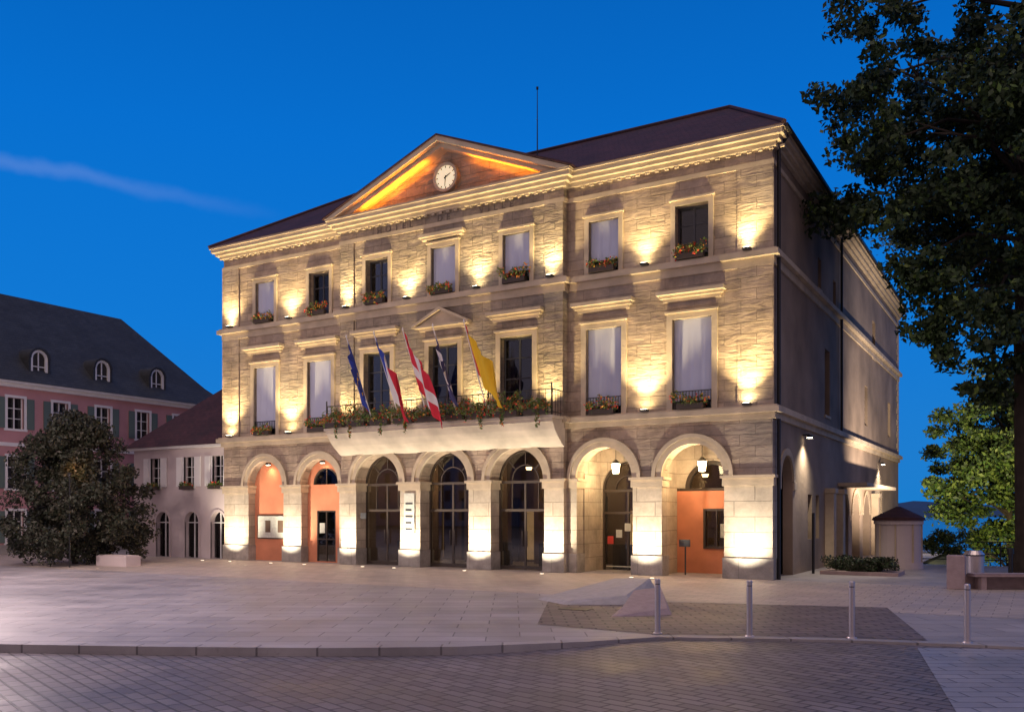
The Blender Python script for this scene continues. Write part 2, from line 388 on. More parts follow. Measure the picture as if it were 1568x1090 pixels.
den=MB()
x=.1
while x<L:
    v=PV if A0-.1<x<A1 else 0
    x+=.36
    if abs(x-A0)<.35 or abs(x-A1)<.35: continue
    den.box(x,x+.15,v-.10,v-.003,14.09,14.157)
den.obj('dentils',['trim'],TH)
# ---- pediment
AP=17.02; TV=0.0
tymp=MB(); tymp.prism([(A0-.4,14.672),(A1+.4,14.672),(UC,16.9)],TV,3.0); tymp.obj('tympanum',['stone_c'],TH)
zb=14.672
for sg in (-1,1):
    tr.prism([(UC+sg*5.86,zb),(UC,AP),(UC,AP-.20),(UC+sg*5.37,zb)],PV-.50,TV)
    tr.prism([(UC+sg*5.35,zb),(UC,AP-.203),(UC,AP-.36),(UC+sg*4.95,zb)],PV-.22,TV)
pr2=MB()
for sg in(-1,1):
    pr2.prism([(UC+sg*5.95,zb+.005),(UC+sg*5.95,zb+.07),(UC,AP+.075),(UC,AP+.004)],PV-.54,4.3)
pr2.obj('pediment_roof',['tile'],TH)
tr.obj('stone_trim',['trim'],TH)
ck=MB(); cz=15.58; CV=TV-.12
def disc(mb,ac,zc,R,d0,d1,mi=0,n=40): mb.prism([(ac+R*math.cos(2*math.pi*k/n),zc+R*math.sin(2*math.pi*k/n)) for k in range(n)],d0,d1,mi)
disc(ck,UC,cz,.48,CV-.05,TV+.01,0)
ck.ring(UC,cz,.47,.58,CV-.10,TV+.01,2,24,True)
for k in range(12):
    t=math.pi*k/6; c,s_=math.cos(t),math.sin(t)
    p=lambda r,q:(UC+r*c-q*s_,cz+r*s_+q*c)
    ck.prism([p(.37,-.018),p(.45,-.018),p(.45,.018),p(.37,.018)],CV-.06,CV-.051,1)
for ang,ln,wd in ((math.radians(28),.28,.03),(math.radians(-95),.36,.02)):
    c,s_=math.cos(ang),math.sin(ang); p=lambda r,q:(UC+r*c-q*s_,cz+r*s_+q*c)
    ck.prism([p(-.07,-wd),p(ln,-wd*.4),p(ln,wd*.4),p(-.07,wd)],CV-.075,CV-.062,1)
ck.obj('clock_face',['clock','black','trim'],TH)
for i_,(txt,xx) in enumerate((('HOTEL',-2.45),('DE',0),('VILLE',2.45))):
    c=bpy.data.curves.new('frieze_lettering','FONT'); c.body=txt; c.size=.36; c.extrude=.012; c.align_x='CENTER'; c.space_character=2.0
    o=bpy.data.objects.new('frieze_lettering',c); COL.objects.link(o); o.location=(UC+xx,PV-.014,13.81); o.rotation_euler=(math.pi/2,0,0); c.materials.append(M['letter']); o.parent=TH
# ---- roof
rf=MB(); e=.5; z0=14.68; zr=17.75
rf.add([(-e,-e,z0),(L+e,-e,z0),(L+e,D+e,z0),(-e,D+e,z0),(4.3,4.3,zr),(23.05,4.3,zr),(23.05,D-4,zr),(4.3,D-4,zr)],
       [(0,1,5,4),(1,2,6,5),(2,3,7,6),(3,0,4,7),(4,5,6,7),(0,3,2,1)])
rf.obj('roof',['tile'],TH)
rc=MB(); rc.tube([(4.3,4.3,zr+.03),(23.05,4.3,zr+.03)],[.09,.09]); rc.tube([(23.05,4.3,zr+.03),(L+e,-e,z0+.03)],[.08,.08]); rc.tube([(4.3,4.3,zr+.03),(-e,-e,z0+.03)],[.08,.08])
rc.obj('ridge_tiles',['tile'],TH)
an=MB(); an.cyl(15.2,3.2,16.6,19.9,.03,.015,8); an.cyl(15.2,3.2,19.9,20.0,.05,.05,8); an.obj('antenna_mast',['pipe'],TH)
# ---- side / rear walls
Tside=lambda a,d,z:(L-d,a,z)
sw=MB(Tside)
sh=[(7.0,7.6,11.1,12.3),(10.0,10.6,11.0,12.1),(20.4,21.4,10.4,12.3),(8.3,9.3,6.2,8.9),(18.0,18.9,6.6,8.6),(26,27,6.6,8.6)]
sw.rects(.45,D,5.3,14.6,sh,0,.45)
sw.arch(.61,3.2,1.9,.9,3.3,0,5.3,0,.35); 
sw.rects(3.2,11.0,0,5.3,[(5.2,5.9,1.2,2.9),(6.6,7.2,1.2,2.9)],0,.35)
for k in range(3): sw.arch(11.0+3*k,14.0+3*k,12.5+3*k,1.05,2.1,0,5.3,0,.35)
sw.rects(20.0,D,0,5.3,[(23,23.8,1.4,3.4)],0,.35)
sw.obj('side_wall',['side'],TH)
sb=MB(); sb.box(L-.47,L-.46,0.7,D,0,5.3); sb.box(L-.62,L-.60,0.7,D,5.8,14); sb.obj('side_interior',['dark'],TH)
sd=MB(Tside)
sd.ring(1.9,3.3,.9,1.12,-.05,.02); sd.box(.6,.98,-.06,.02,3.0,3.28); sd.box(2.82,3.2,-.06,.02,3.0,3.28)
for k in range(3): sd.ring(12.5+3*k,2.1,1.05,1.22,-.05,.02)
for a in (8.6,10.6,20.3): sd.box(a-.25,a+.25,-.35,0,0,3.0); sd.box(a-.32,a+.32,-.42,0,3.0,3.2)
for h in sh[:4]: sd.box(h[0]-.08,h[1]+.08,-.05,.0,h[2]-.12,h[2])
sd.box(11,20,-1.2,0,3.35,3.5)
for zz in range(0,24):
    sd.box(D-(.75 if zz%2 else .45),D+.04,-.03,0,5.78+zz*.36,5.78+zz*.36+.34)
sd.obj('side_trim',['trim'],TH,bevel=.01)
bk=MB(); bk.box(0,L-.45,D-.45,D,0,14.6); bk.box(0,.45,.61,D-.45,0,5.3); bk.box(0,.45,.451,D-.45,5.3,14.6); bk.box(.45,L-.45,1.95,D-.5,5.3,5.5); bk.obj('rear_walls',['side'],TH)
dp=MB(); 
dp.cyl(L+.12,.35,5.75,14.3,.06,mi=0); dp.cyl(L+.12,.35,0,5.3,.06); dp.cyl(L+.12,11.3,5.75,14.3,.055); dp.cyl(L+.45,4.0,0,2.2,.05)
dp.tube([(L+.12,.35,14.2),(L+.45,.2,14.55)],[.06,.06]); dp.box(L+.5,L+.6,-.45,D,14.56,14.68)
dp.obj('drainpipes',['pipe'],TH)
# ---- balcony
bc=MB(); B0,B1,BV=7.62,18.30,-1.35
prof=[(PV-.02,4.62),(PV-.16,4.66),(PV-.36,4.80),(PV-.60,4.99),(PV-.82,5.22),(PV-.98,5.46),(BV,5.47),(BV,5.60),(PV-.02,5.60)]
bc.prismx(prof,B0,B1); bc.box(B0-.06,B1+.06,BV-.06,PV-.15,5.602,5.70)
bc.obj('balcony_slab',['cove'],TH)
br_=MB()
def bar(x0,x1,y0,y1,z0,z1): br_.box(x0,x1,y0,y1,z0,z1)
for zz in (5.80,6.62): bar(B0,B1,BV+.03,BV+.055,zz,zz+.03)
x=B0
while x<B1: bar(x,x+.014,BV+.036,BV+.050,5.7,6.62); x+=.26
for xx in (B0,B1-.03):
    for zz in (5.80,6.62): bar(xx,xx+.03,BV+.06,PV-.28,zz,zz+.03)
    y=BV+.1
    while y<PV-.2: bar(xx+.005,xx+.019,y,y+.014,5.7,6.62); y+=.2
for xx in (B0,B1-.05,UC-2.7,UC+2.7,UC): bar(xx,xx+.04,BV+.02,BV+.06,5.7,6.85)
br_.obj('balcony_railing',['black'],TH)
bb=MB(); cl=[]
for k in range(9):
    a=B0+.6+k*(B1-B0-1.2)/8
    bb.box(a-.45,a+.45,BV-.22,BV+.0,5.72,5.92)
    hg_=random.uniform(.0,.22)
    for q in range(7):
        cl.append(((a-.5+.17*q,BV-.12+random.uniform(-.1,.06),6.02+random.uniform(-.1,.14)+hg_*.5),(.2,.2,.18+random.random()*.14+hg_),75))
    if random.random()<.7: cl.append(((a+random.uniform(-.3,.3),BV-.24,5.6),(.10,.06,.40),60))
bb.obj('balcony_boxes',['box'],TH); leaves('balcony_plants',cl,.09,['leafp','flr','fly'],TH,probs=[.80,.15,.05])

# ---- arcade infill
inf=MB(); red=MB(); gl2=MB(); fm=MB(); pa=MB(); 
def glazed(i,dv,door=True):
    ac,R=bays[i],Rr[i]-.004
    gl2.box(ac-R,ac+R,dv+.02,dv+.03,0.02,ZS); gl2.halfdisc(ac,ZS+.001,R,dv+.02,dv+.03)
    fm.ring(ac,ZS,R-.07,R,dv,dv+.07); fm.box(ac-R,ac+R,dv-.01,dv+.07,ZS-.12,ZS-.02)
    for xx in (ac-R,ac-.04,ac+R-.08): fm.box(xx,xx+.08,dv,dv+.07,0.01,ZS-.12)
    for xx in (ac-R*.5-.02,ac+R*.5-.02): fm.box(xx,xx+.03,dv+.008,dv+.062,2.35,ZS-.12)
    fm.box(ac-R+.08,ac+R-.08,dv+.004,dv+.066,2.25,2.35); fm.box(ac-R+.08,ac+R-.08,dv+.004,dv+.066,.02,.16)
    fm.ring(ac,ZS,R*.5-.02,R*.5+.02,dv+.005,dv+.06)
    for xx in (ac-.12,ac+.09): fm.box(xx,xx+.03,dv-.06,dv-.02,.9,1.5)
    for t in (math.pi/4,math.pi/2,3*math.pi/4):
        c,s_=math.cos(t),math.sin(t); p=lambda r,q:(ac+r*c-q*s_,ZS+r*s_+q*c)
        fm.prism([p(R*.5+.02,-.02),p(R-.07,-.02),p(R-.07,.02),p(R*.5+.02,.02)],dv+.01,dv+.055)
for i in (2,3,4): glazed(i,.35)
for i in (0,1):
    ac,R=bays[i],Rr[i]-.004
    if i==0:
        red.box(ac-R,ac+R,.42,.5,0,ZS); red.halfdisc(ac,ZS+.001,R,.42,.5)
        pa.box(ac-.85,ac+.85,.36,.41,1.05,2.05,0); fm.box(ac-.9,ac+.9,.37,.40,1.0,2.1)
        for k in range(4): pa.box(ac-.78+.4*k,ac-.45+.4*k,.353,.358,1.2+.1*(k%2),1.85,2 if k%2 else 0)
    else:
        red.rects(ac-R,ac+R,0,ZS,[(ac-.55,ac+.55,.05,2.3)],.42,.5)
        red.ring(ac,ZS,.72,R,.42,.5)
        gl2.halfdisc(ac,ZS,.72,.46,.47); fm.ring(ac,ZS,.68,.74,.40,.5); fm.box(ac-.02,ac+.02,.44,.48,ZS,ZS+.7)
        gl2.box(ac-.55,ac+.55,.46,.47,.05,2.3); 
        for xx in (ac-.55,ac-.03,ac+.49): fm.box(xx,xx+.06,.43,.5,.05,2.3)
        fm.box(ac-.49,ac+.49,.435,.495,2.24,2.3); fm.box(ac-.49,ac+.49,.435,.495,1.0,1.06)
        pa.box(ac-.4,ac-.1,.44,.452,1.3,1.75,0)
PD=2.1
inf.box(A1+.05,A1+.4,.64,PD,0,4.9); inf.box(L-.9,L-.5,.64,PD,0,4.9)
inf.box(edges[6]-.35,edges[6]+.35,.64,PD,0,4.9); inf.box(A1,L-.4,.6,5,4.9,5.1)
inf.arch(A1+.4,edges[6]-.35,bays[5],1.05,3.1,0,4.9,PD,PD+.3)
inf.obj('porch_stonework',['pier'],TH)
gl2.box(bays[5]-1.05,bays[5]+1.05,PD+.15,PD+.16,0,3.1); gl2.halfdisc(bays[5],3.101,1.05,PD+.15,PD+.16)
for xx in (-1.05,-.04,.97): fm.box(bays[5]+xx,bays[5]+xx+.08,PD+.1,PD+.2,0,3.0)
fm.box(bays[5]-1.05,bays[5]+1.05,PD+.09,PD+.21,3.0,3.1); fm.box(bays[5]-.97,bays[5]+.97,PD+.105,PD+.195,2.15,2.25); fm.ring(bays[5],3.1,.98,1.05,PD+.1,PD+.2); fm.ring(bays[5],3.1,.5,.54,PD+.1,PD+.2)
for k in range(5): pa.box(bays[5]-.85+.36*k,bays[5]-.6+.36*k,PD+.08,PD+.09,1.0+.25*(k%3),1.3+.25*(k%3),1 if k in(0,) else 0)
pa.box(bays[5]-.9,bays[5]+.9,PD+.07,PD+.08,.12,.16,0)
ac=bays[6]
red.rects(edges[6]+.35,L-.9,0,3.0,[(ac-.25,ac+.65,.95,2.3)],PD,PD+.25)
fm.ring(ac,3.1,.85,1.0,PD+.02,PD+.2); fm.box(ac-1.2,ac+1.2,PD+.02,PD+.2,3.0,3.1); gl2.halfdisc(ac,3.101,.86,PD+.15,PD+.16)
inf2=MB(); inf2.arch(edges[6]+.35,L-.9,ac,1.0,3.1,3.1,4.9,PD,PD+.3); inf2.obj('porch_lunette_wall',['pier'],TH)
gl2.box(ac-.25,ac+.65,PD+.12,PD+.13,.95,2.3)
for x0,x1,q0,q1 in ((ac-.30,ac-.22,.9,2.35),(ac+.62,ac+.70,.9,2.35),(ac-.22,ac+.62,.9,.98),(ac-.22,ac+.62,2.27,2.35),(ac+.18,ac+.22,.98,2.27)): fm.box(x0,x1,PD-.03,PD+.1,q0,q1)
pa.box(ac+.3,ac+.55,PD+.10,PD+.11,1.3,1.8,0)
red.obj('red_infill_walls',['red'],TH); gl2.obj('arcade_glazing',['glass'],TH); fm.obj('arcade_glazing_bars',['bronze'],TH)
pa.obj('notices',['paper','paperred','inner'],TH)
lc=MB(); lc.tube([(22.45,.95,0),(22.45,.95,1.05)],[.03,.03]); lc.prism([(22.25,1.0),(22.65,1.0),(22.65,1.25),(22.25,1.25)],.85,.9); lc.obj('information_lectern',['frame'],TH)
pq=MB(); pq.box(edges[3]-.26,edges[3]+.26,PV-.05,PV+.015,1.35,3.0,0)
for k in range(5): pq.box(edges[3]-.18,edges[3]+.18-.06*(k%2),PV-.056,PV-.051,1.5+k*.26,1.58+k*.26,1)
pq.obj('pier_notice_panel',['paper','frame'],TH)
pk=MB(); pk.box(8.6,8.9,PV+.0,PV+.03,1.95,2.2); pk.obj('pier_plaque',['frame'],TH)
ih=MB(); ih.box(A0,L-.6,5.6,5.7,0,5.2,1); ih.box(A0,L-.6,.62,5.6,4.95,5.0,1); ih.box(A0+.0,A0+.05,.66,5.6,0,4.95,1); ih.box(0.3,A0,1.9,1.95,0,5.2,0)
for x in (9.2,11.1,12.9,14.7,16.6): ih.box(x-.22,x+.22,4.2,4.6,0,4.95,1)
for x in (6.9,8.4,11.9,13.6,15.6,18.6): ih.box(x-.35,x+.35,5.55,5.59,.1,2.3,2)
for x in (7.7,10.2,12.6,14.6,17.0): ih.box(x-.35,x+.35,5.5,5.54,0,2.9,0)
for x in (9.0,13.3,16.3,19.6): ih.box(x-.7,x+.7,2.6,3.2,0,.95,0)
ih.obj('hall_interior',['dark','inner','glowpanel'],TH)
il=MB()
for x,y,z in ((9.3,2.5,4.0),(8.4,4,3.6),(10.0,3,4.1),(12.3,3.5,4.0),(11.6,4.8,3.3),(14.8,3.2,4.0),(15.9,3.6,3.7),(15.4,4.6,3.0),(16.6,2.4,4.1),(19.6,4.4,3.5),(22,4.5,3.6)): il.cyl(x,y,z,z+.12,.10,.14,12); 
il.obj('hall_ceiling_lamps',['warmint'],TH)
for x,p_ in ((9.3,50),(12.9,22),(16.3,55),(20.5,80)): point('hall_light',(x,3,3.4),p_,(1,.58,.24),.2,TH)
for i in (5,6):
    q=MB(); x,y,z=bays[i]+.0,1.05,3.66
    q.cyl(x,y,z,z+.36,.11,.16,12,0); q.cyl(x,y,z+.36,z+.52,.20,.03,12,1); q.cyl(x,y,z-.05,z,.08,.11,12,1); q.cyl(x,y,z+.52,4.9,.012,mi=1,n=6)
    q.obj('hanging_lantern',['lenswarm','black'],TH)
    point('lantern_light',(x-.0,y-.32,z+.1),150,(1,.68,.34),.12,TH)
for i in (0,1):
    q=MB(); q.box(bays[i]-.12,bays[i]+.12,.12,.22,4.40,4.50,0); q.box(bays[i]-.10,bays[i]+.10,.13,.21,4.385,4.399,1); q.obj('arch_downlight',['black','lens'],TH)
    spot('arch_downlight_lamp',(bays[i],.17,4.36),(bays[i],.40,1.5),50,(1,.66,.36),150,1,.05,TH)
# ---- architectural lighting
YEL=(1,.76,.36); WHT=(1,.86,.64)
fx=MB()
pc=[.62,edges[1],A0+.45,edges[3],edges[4],A1-.45,edges[6],L-.78]
for k,u in enumerate(pc):
    v=PV if 2<=k<=5 else 0
    fx.box(u-.13,u+.13,v-.34,v-.12,10.862,10.93,1); fx.box(u-.10,u+.10,v-.33,v-.16,10.931,10.94,0)
    spot('wall_uplight',(u,v-.52,10.97),(u,v-.15,13.4),620,YEL,112,1,.06,TH)
    spot('wall_uplight_near',(u,v-.30,10.97),(u,v-.0,11.6),36,YEL,165,1,.05,TH)
    if k in (0,1,6,7):
        fx.box(u-.13,u+.13,v-.36,v-.12,5.742,5.81,1); fx.box(u-.10,u+.10,v-.35,v-.16,5.811,5.82,0)
        spot('wall_uplight',(u,v-.62,5.87),(u,v-.15,9.3),1350,YEL,96,1,.06,TH)
        spot('wall_uplight_near',(u,v-.32,5.87),(u,v-.0,6.7),60,YEL,165,1,.05,TH)
    else:
        spot('wall_uplight',(u,v-.60,5.92),(u,v-.15,9.3),750,YEL,96,1,.06,TH)
for k,u in enumerate([.8,edges[1],8.0,edges[3],edges[4],17.7,edges[6],L-.82]):
    v=PV if 2<=k<=5 else 0
    spot('pier_uplight',(u,v-1.15,.06),(u,v+.05,2.1),1150,WHT,92,1,.05,TH)
fx.obj('uplight_fixtures',['lens','black'],TH)
for u in (8.2,11.2,14.56,17.6): spot('balcony_fill_light',(u,-.75,3.7),(u,-1.0,5.2),14,(1,.86,.66),130,1,.05,TH)  # extra unseen lamps, added to brighten the balcony underside
ra=math.atan2(AP-zb,5.86)
for sg,e_,x_,ln in ((-1,85,2.55,3.9),(1,66,2.75,3.5)):
    l=bpy.data.lights.new('pediment_strip_light','AREA'); l.shape='RECTANGLE'; l.size=ln; l.size_y=.06; l.energy=e_; l.color=(1,.27,.012)
    o=bpy.data.objects.new('pediment_strip_light',l); COL.objects.link(o); o.parent=TH
    X=Vector((math.cos(ra),0,-sg*math.sin(ra))); up=Vector((sg*math.sin(ra),0.12,math.cos(ra))).normalized()
    Z=-up; Y=Z.cross(X).normalized(); Z=X.cross(Y)
    zi=16.66-(16.66-zb)*x_/4.95
    o.matrix_world=Matrix.Translation((UC+sg*x_,PV-.06,zi-.27))@Matrix((X,Y,Z)).transposed().to_4x4()
sl=MB()
for (v,z,p) in ((4.4,5.05,520),(22.5,4.9,500)):
    sl.box(L,L+.25,v-.04,v+.04,z,z+.05,1); sl.box(L+.14,L+.34,v-.12,v+.12,z-.08,z,1); sl.box(L+.16,L+.32,v-.10,v+.10,z-.10,z-.081,0)
    spot('side_wall_light',(L+.45,v,z-.14),(L+.10,v,0),p,WHT,120,1,.08,TH)
sl.obj('side_lamp_fixtures',['lens','black'],TH)
fb=MB(); fb.cyl(30.2,13.6,-1.5,.35,.05,.05,10); fb.box(30.0,30.35,13.45,13.75,.35,.6); fb.obj('added_wash_post',['black'])  # added post for a wash lamp that brightens the far side wall
spot('side_wash_fill',(30.1,13.8,.75),(L,20.0,8.5),7000,(1,.80,.62),110,1,.15)

for k in range(10):
    u=[.1,1.9,4.45,6.4,9.6,11.2,14.56,17.9,21.35,22.1][k]; v=-1.35
    g=MB(); g.cyl(u,v,.005,.016,.10,.10,16,1); g.cyl(u,v,.0165,.022,.07,.07,16,0); g.obj('recessed_ground_light',['lensg','steel'])

FM=[simple('flag_blue',(.02,.05,.35),.8),simple('flag_white',(.7,.68,.7),.8),simple('flag_red',(.60,.02,.05),.8),simple('flag_yellow',(.8,.5,.02),.8),simple('flag_navy',(.05,.05,.16),.8)]
def flag(ac,cols,droop,w,hh=.5):
    F=empty('flag_on_pole'); b=Vector((ac,BV-.05,5.95)); t=Vector((ac-.05,BV-1.55,9.02))
    p=MB(); p.tube([b,t],[.028,.018]); p.cyl(t.x,t.y,t.z,t.z+.1,.035,.01,8); p.tube([b,Vector((ac,BV+.05,6.2))],[.04,.04]); p.obj('pole',['white'],F)
    f=MB(); nu,nv=26,12; vs=[]
    d=(b-t)
    for i in range(nu+1):
        s=i/nu
        for j in range(nv+1):
            h=.02+hh*j/nv
            base=t+d*h
            out=s*w
            fold=.11*math.sin(s*12+ac*3+j*.3)*s**.5+.05*math.sin(s*23+j*.2)
            vs.append(tuple(base+Vector((out*math.cos(droop)+fold*.3,fold-.05*s,-out*math.sin(droop)-.16*math.sin(s*3)))))
    fs=[];mi=[]
    for i in range(nu):
        for j in range(nv):
            a=i*(nv+1)+j; fs.append([a,a+1,a+nv+2,a+nv+1]); mi.append(cols(i/nu,j/nv))
    f.v=vs; f.f=fs; f.m=mi
    f.obj('cloth',FM,F,smooth=True)
flag(UC-2.74,lambda s,t:3 if (abs(math.hypot((s-.5)*1.5,t-.5)-.3)<.03) else 0,1.25,1.3)
flag(UC-1.37,lambda s,t:0 if s<.33 else(1 if s<.66 else 2),1.0,1.9,.55)
flag(UC,lambda s,t:1 if (abs(s-.45)<.07 or abs(t-.5)<.09) else 2,.95,2.1,.62)
flag(UC+1.37,lambda s,t:1 if (int(s*6)+int(t*4))%3==0 else 4,1.2,1.4)
flag(UC+2.74,lambda s,t:3 if s>.12 else 2,.9,1.9)

# ============================================================ ANNEX
AN=empty('annex_house')
T=lambda a,d,z:(a,.3+d,z)
a=MB(T)
wins=[-5.3,-2.8,-.75]; doors=[-4.75,-2.6,-.75]
hl=[(x-.38,x+.38,3.5,4.95) for x in wins]
a.rects(-7,-.02,2.9,5.45,hl,0,.35)
ed=[-7,-3.7,-1.65,-.02]
for k,x in enumerate(doors): a.arch(ed[k],ed[k+1],x,.5,1.75,0,2.9,0,.35)
a.box(-7,-6.65,.35,9,0,5.45)
a.obj('walls',['lilac'],AN)
b=MB(T)
for x in wins:
    b.box(x-.46,x-.38,-.03,.1,3.5,4.95,0); b.box(x+.38,x+.46,-.03,.1,3.5,4.95,0); b.box(x-.46,x+.46,-.04,.1,3.4,3.5,0); b.box(x-.02,x+.02,.15,.2,3.5,4.95,0)
    for zz in(3.95,4.45): b.box(x-.38,x+.38,.155,.195,zz,zz+.03,0)
    for sg in(-1,1):
        if x>-1 and sg>0: continue
        b.box(x+sg*.68-.2,x+sg*.68+.2,-.06,-.02,3.5,4.95,1)
        for k in range(10): b.box(x+sg*.68-.15,x+sg*.68+.15,-.075,-.062,3.6+k*.13,3.68+k*.13,1)
for x in doors:
    b.ring(x,1.75,.5,.62,-.04,.05,2); b.box(x-.62,x-.5,-.04,.05,0,1.75,2); b.box(x+.5,x+.62,-.04,.05,0,1.75,2)
    b.box(x-.025,x+.025,.16,.21,0,2.2,0); b.box(x-.48,x+.48,.165,.205,1.7,1.75,0)
b.box(-7.3,-.02,-.3,.0,5.38,5.5,1)
b.obj('window_and_shutters',['wframe','white','lilac'],AN)
c=MB(T); c.box(-6.6,-.1,.34,.38,0,5.3); c.obj('dark_openings',['dark'],AN)
c=MB(T); c.box(-6.6,-.1,.22,.23,0.05,5.3); c.obj('window_glass_panes',['glass'],AN)
r=MB(); r.add([(-7.35,-.1,5.5),(-.02,-.1,5.5),(-.02,5.2,10.6),(-1.7,5.2,10.6),(-7.35,10.5,5.5),(-.02,10.5,5.5)],[(0,1,2,3),(0,3,4),(4,3,2,5),(0,4,5,1)])
r.obj('roof',['tile'],AN)
c=MB(T); cl=[]
for x in wins:
    c.box(x-.42,x+.42,-.28,-.08,3.35,3.52)
    for k in range(4): cl.append(((x-.35+.22*k,.12,3.55),(.17,.15,.18),60))
c.obj('window_boxes',['box'],AN); leaves('window_box_plants',cl,.09,['leafp','flr'],AN,probs=[.85,.15])
# ============================================================ PINK HOUSE
PH=empty('pink_house')
T=lambda a,d,z:(-14-d,a,z)
p=MB(T); wy=[-7.1,-4.5,-1.8,.75,3.4,6.1,8.8]
hl=[]
for y in wy: hl+= [(y-.45,y+.45,6.7,8.35),(y-.45,y+.45,3.5,5.2),(y-.45,y+.45,.6,2.3)]
p.rects(-12,12.5,0,9.1,hl,0,.35); p.box(12.15,12.5,.35,10,0,9.1); p.box(-12,-11.65,.35,10,0,9.1); p.obj('walls',['pink'],PH)
q=MB(T)
for h in hl:
    for x0,x1,z0,z1 in ((h[0]-.14,h[0],h[2],h[3]),(h[1],h[1]+.14,h[2],h[3]),(h[0]-.14,h[1]+.14,h[3],h[3]+.14),(h[0]-.18,h[1]+.18,h[2]-.12,h[2])): q.box(x0,x1,-.05,.05,z0,z1,0)
    m_=(h[0]+h[1])/2
    q.box(m_-.03,m_+.03,.14,.2,h[2],h[3],1); 
    for k in (1,2): q.box(h[0],h[1],.145,.195,h[2]+k*(h[3]-h[2])/3-.02,h[2]+k*(h[3]-h[2])/3+.02,1)
    q.box(h[0],h[0]+.05,.14,.2,h[2],h[3],1);q.box(h[1]-.05,h[1],.14,.2,h[2],h[3],1)
    for sg,hx in((-1,h[0]-.36),(1,h[1]+.36)): q.box(hx-.2,hx+.2,-.07,-.02,h[2],h[3],2)
q.box(-12,12.5,-.06,0,5.75,5.95,0); q.box(-12,12.5,-.25,0,8.9,9.1,0); q.box(-12.3,12.8,-.45,0,9.1,9.22,0); q.box(-12,12.5,-.05,0,0,.5,3)
q.obj('window_trim_and_shutters',['white','wframe','shut','base'],PH)
c=MB(T); c.box(-11.6,12.1,.4,.45,0,9); c.obj('dark_openings',['dark'],PH); c=MB(T); c.box(-11.6,12.1,.25,.26,.3,9); c.obj('window_glass_panes',['glass'],PH)
r=MB(); z0=9.2
x0,x1,x2,x3=-13.5,-14.9,-19.0,-24.5
r.add([(x0,-12.5,z0),(x0,13,z0),(x1,11.6,10.5),(x1,-11.1,10.5),(x2,8.2,15),(x2,-8,15),(x3,13,z0),(x3,-12.5,z0),(-23.1,11.6,10.5),(-23.1,-11.1,10.5)],
      [(0,1,2,3),(3,2,4,5),(1,6,8,2),(2,8,4),(6,7,9,8),(8,9,5,4),(7,0,3,9),(9,3,5)])
r.obj('roof',['slate'],PH)
d=MB(T)
for y in (-4.15,-.27,3.6,7.4):
    z=9.75
    d.box(y-.5,y-.36,.35,1.6,z,z+.95,0); d.box(y+.36,y+.5,.35,1.6,z,z+.95,0); d.ring(y,z+.95,.36,.5,.35,2.2,0); d.box(y-.5,y+.5,.3,.5,z-.1,z,0)
    d.box(y-.36,y+.36,.46,.47,z,z+.95,2); d.halfdisc(y,z+.951,.36,.46,.47,2); d.box(y-.03,y+.03,.42,.46,z,z+1.3,0); d.box(y-.36,y+.36,.42,.46,z+.5,z+.55,0)
    d.ring(y,z+.95,.5,.62,.25,2.6,1); d.box(y-.62,y-.5,.3,1.7,z-.05,z+.95,1); d.box(y+.5,y+.62,.3,1.7,z-.05,z+.95,1)
d.obj('dormers',['wframe','slate','dark'],PH)
g=MB(); g.tube([(-13.7,-9,9.15),(-13.7,-9,0)],[.06,.06]); g.obj('downpipe',['pipe'],PH)
HB=empty('slate_roofed_house')
h=MB(); h.box(-17,-8,15,24,0,9.2); h.obj('walls',['pink'],HB)
h=MB(); h.add([(-17.4,14.6,9.2),(-7.6,14.6,9.2),(-7.6,24.4,9.2),(-17.4,24.4,9.2),(-13.0,19.5,14.6),(-12.4,19.5,14.6)],[(0,1,5,4),(1,2,5),(2,3,4,5),(3,0,4)]); h.obj('roof',['slate'],HB)
rt=random.Random(5)
x=-95
while x<30:
    wd_=rt.uniform(10,16); H_=rt.uniform(9,13); E=empty('town_house')
    m=MB(); m.box(x,x+wd_-.1,-105,-92,0,H_,0)
    nwn=int(wd_/2.6)
    for k in range(nwn):
        for fl in range(3):
            xc=x+(k+.5)*wd_/nwn; m.box(xc-.5,xc+.5,-91.99,-91.93,1+fl*3.1,2.8+fl*3.1,1)
    m.obj('walls_and_windows',['lilac' if rt.random()<.5 else 'pink','dark'],E)
    m=MB(); m.prismx([(-105.5,H_),(-91.5,H_),(-98.5,H_+4)],x,x+wd_-.1); m.obj('roof',['tile'],E)
    x+=wd_

# ============================================================ GROUND
def sheet(name,pts,z,mat):
    me=bpy.data.meshes.new(name); me.from_pydata([(p[0],p[1],z) for p in pts],[],[list(range(len(pts)))]); me.materials.append(mat); me.update()
    o=bpy.data.objects.new(name,me); COL.objects.link(o); return o
gx=[-20000,-6000,-1500,-400,-150]+list(np.arange(-100,28.8,12.0))+list(np.arange(28.8,60,2.0))+[70,90,140,300,900,3000,9000,20000]
gy=[-20000,-6000,-1500,-400,-150,-100]+list(np.arange(-90,12,12.0))+list(np.arange(12.5,60,2.15))+[75,100,160,400,1200,4000,12000,20000]
def gh(x,y):
    d=max(min(x-28.8,y-12.5),y-34.0)
    if d<=0: return -.16
    return -.16-min(52,.75*d)
V=[(x,y,gh(x,y)) for y in gy for x in gx]; nx=len(gx)
F=[(j*nx+i,j*nx+i+1,(j+1)*nx+i+1,(j+1)*nx+i) for j in range(len(gy)-1) for i in range(nx-1)]
me=bpy.data.meshes.new('ground'); me.from_pydata(V,[],F); me.materials.append(simple('earth',(.05,.06,.035),.95,var=.2,vs=.3)); me.update(); COL.objects.link(bpy.data.objects.new('ground',me))
rotS=-math.atan2(SIN,COS)
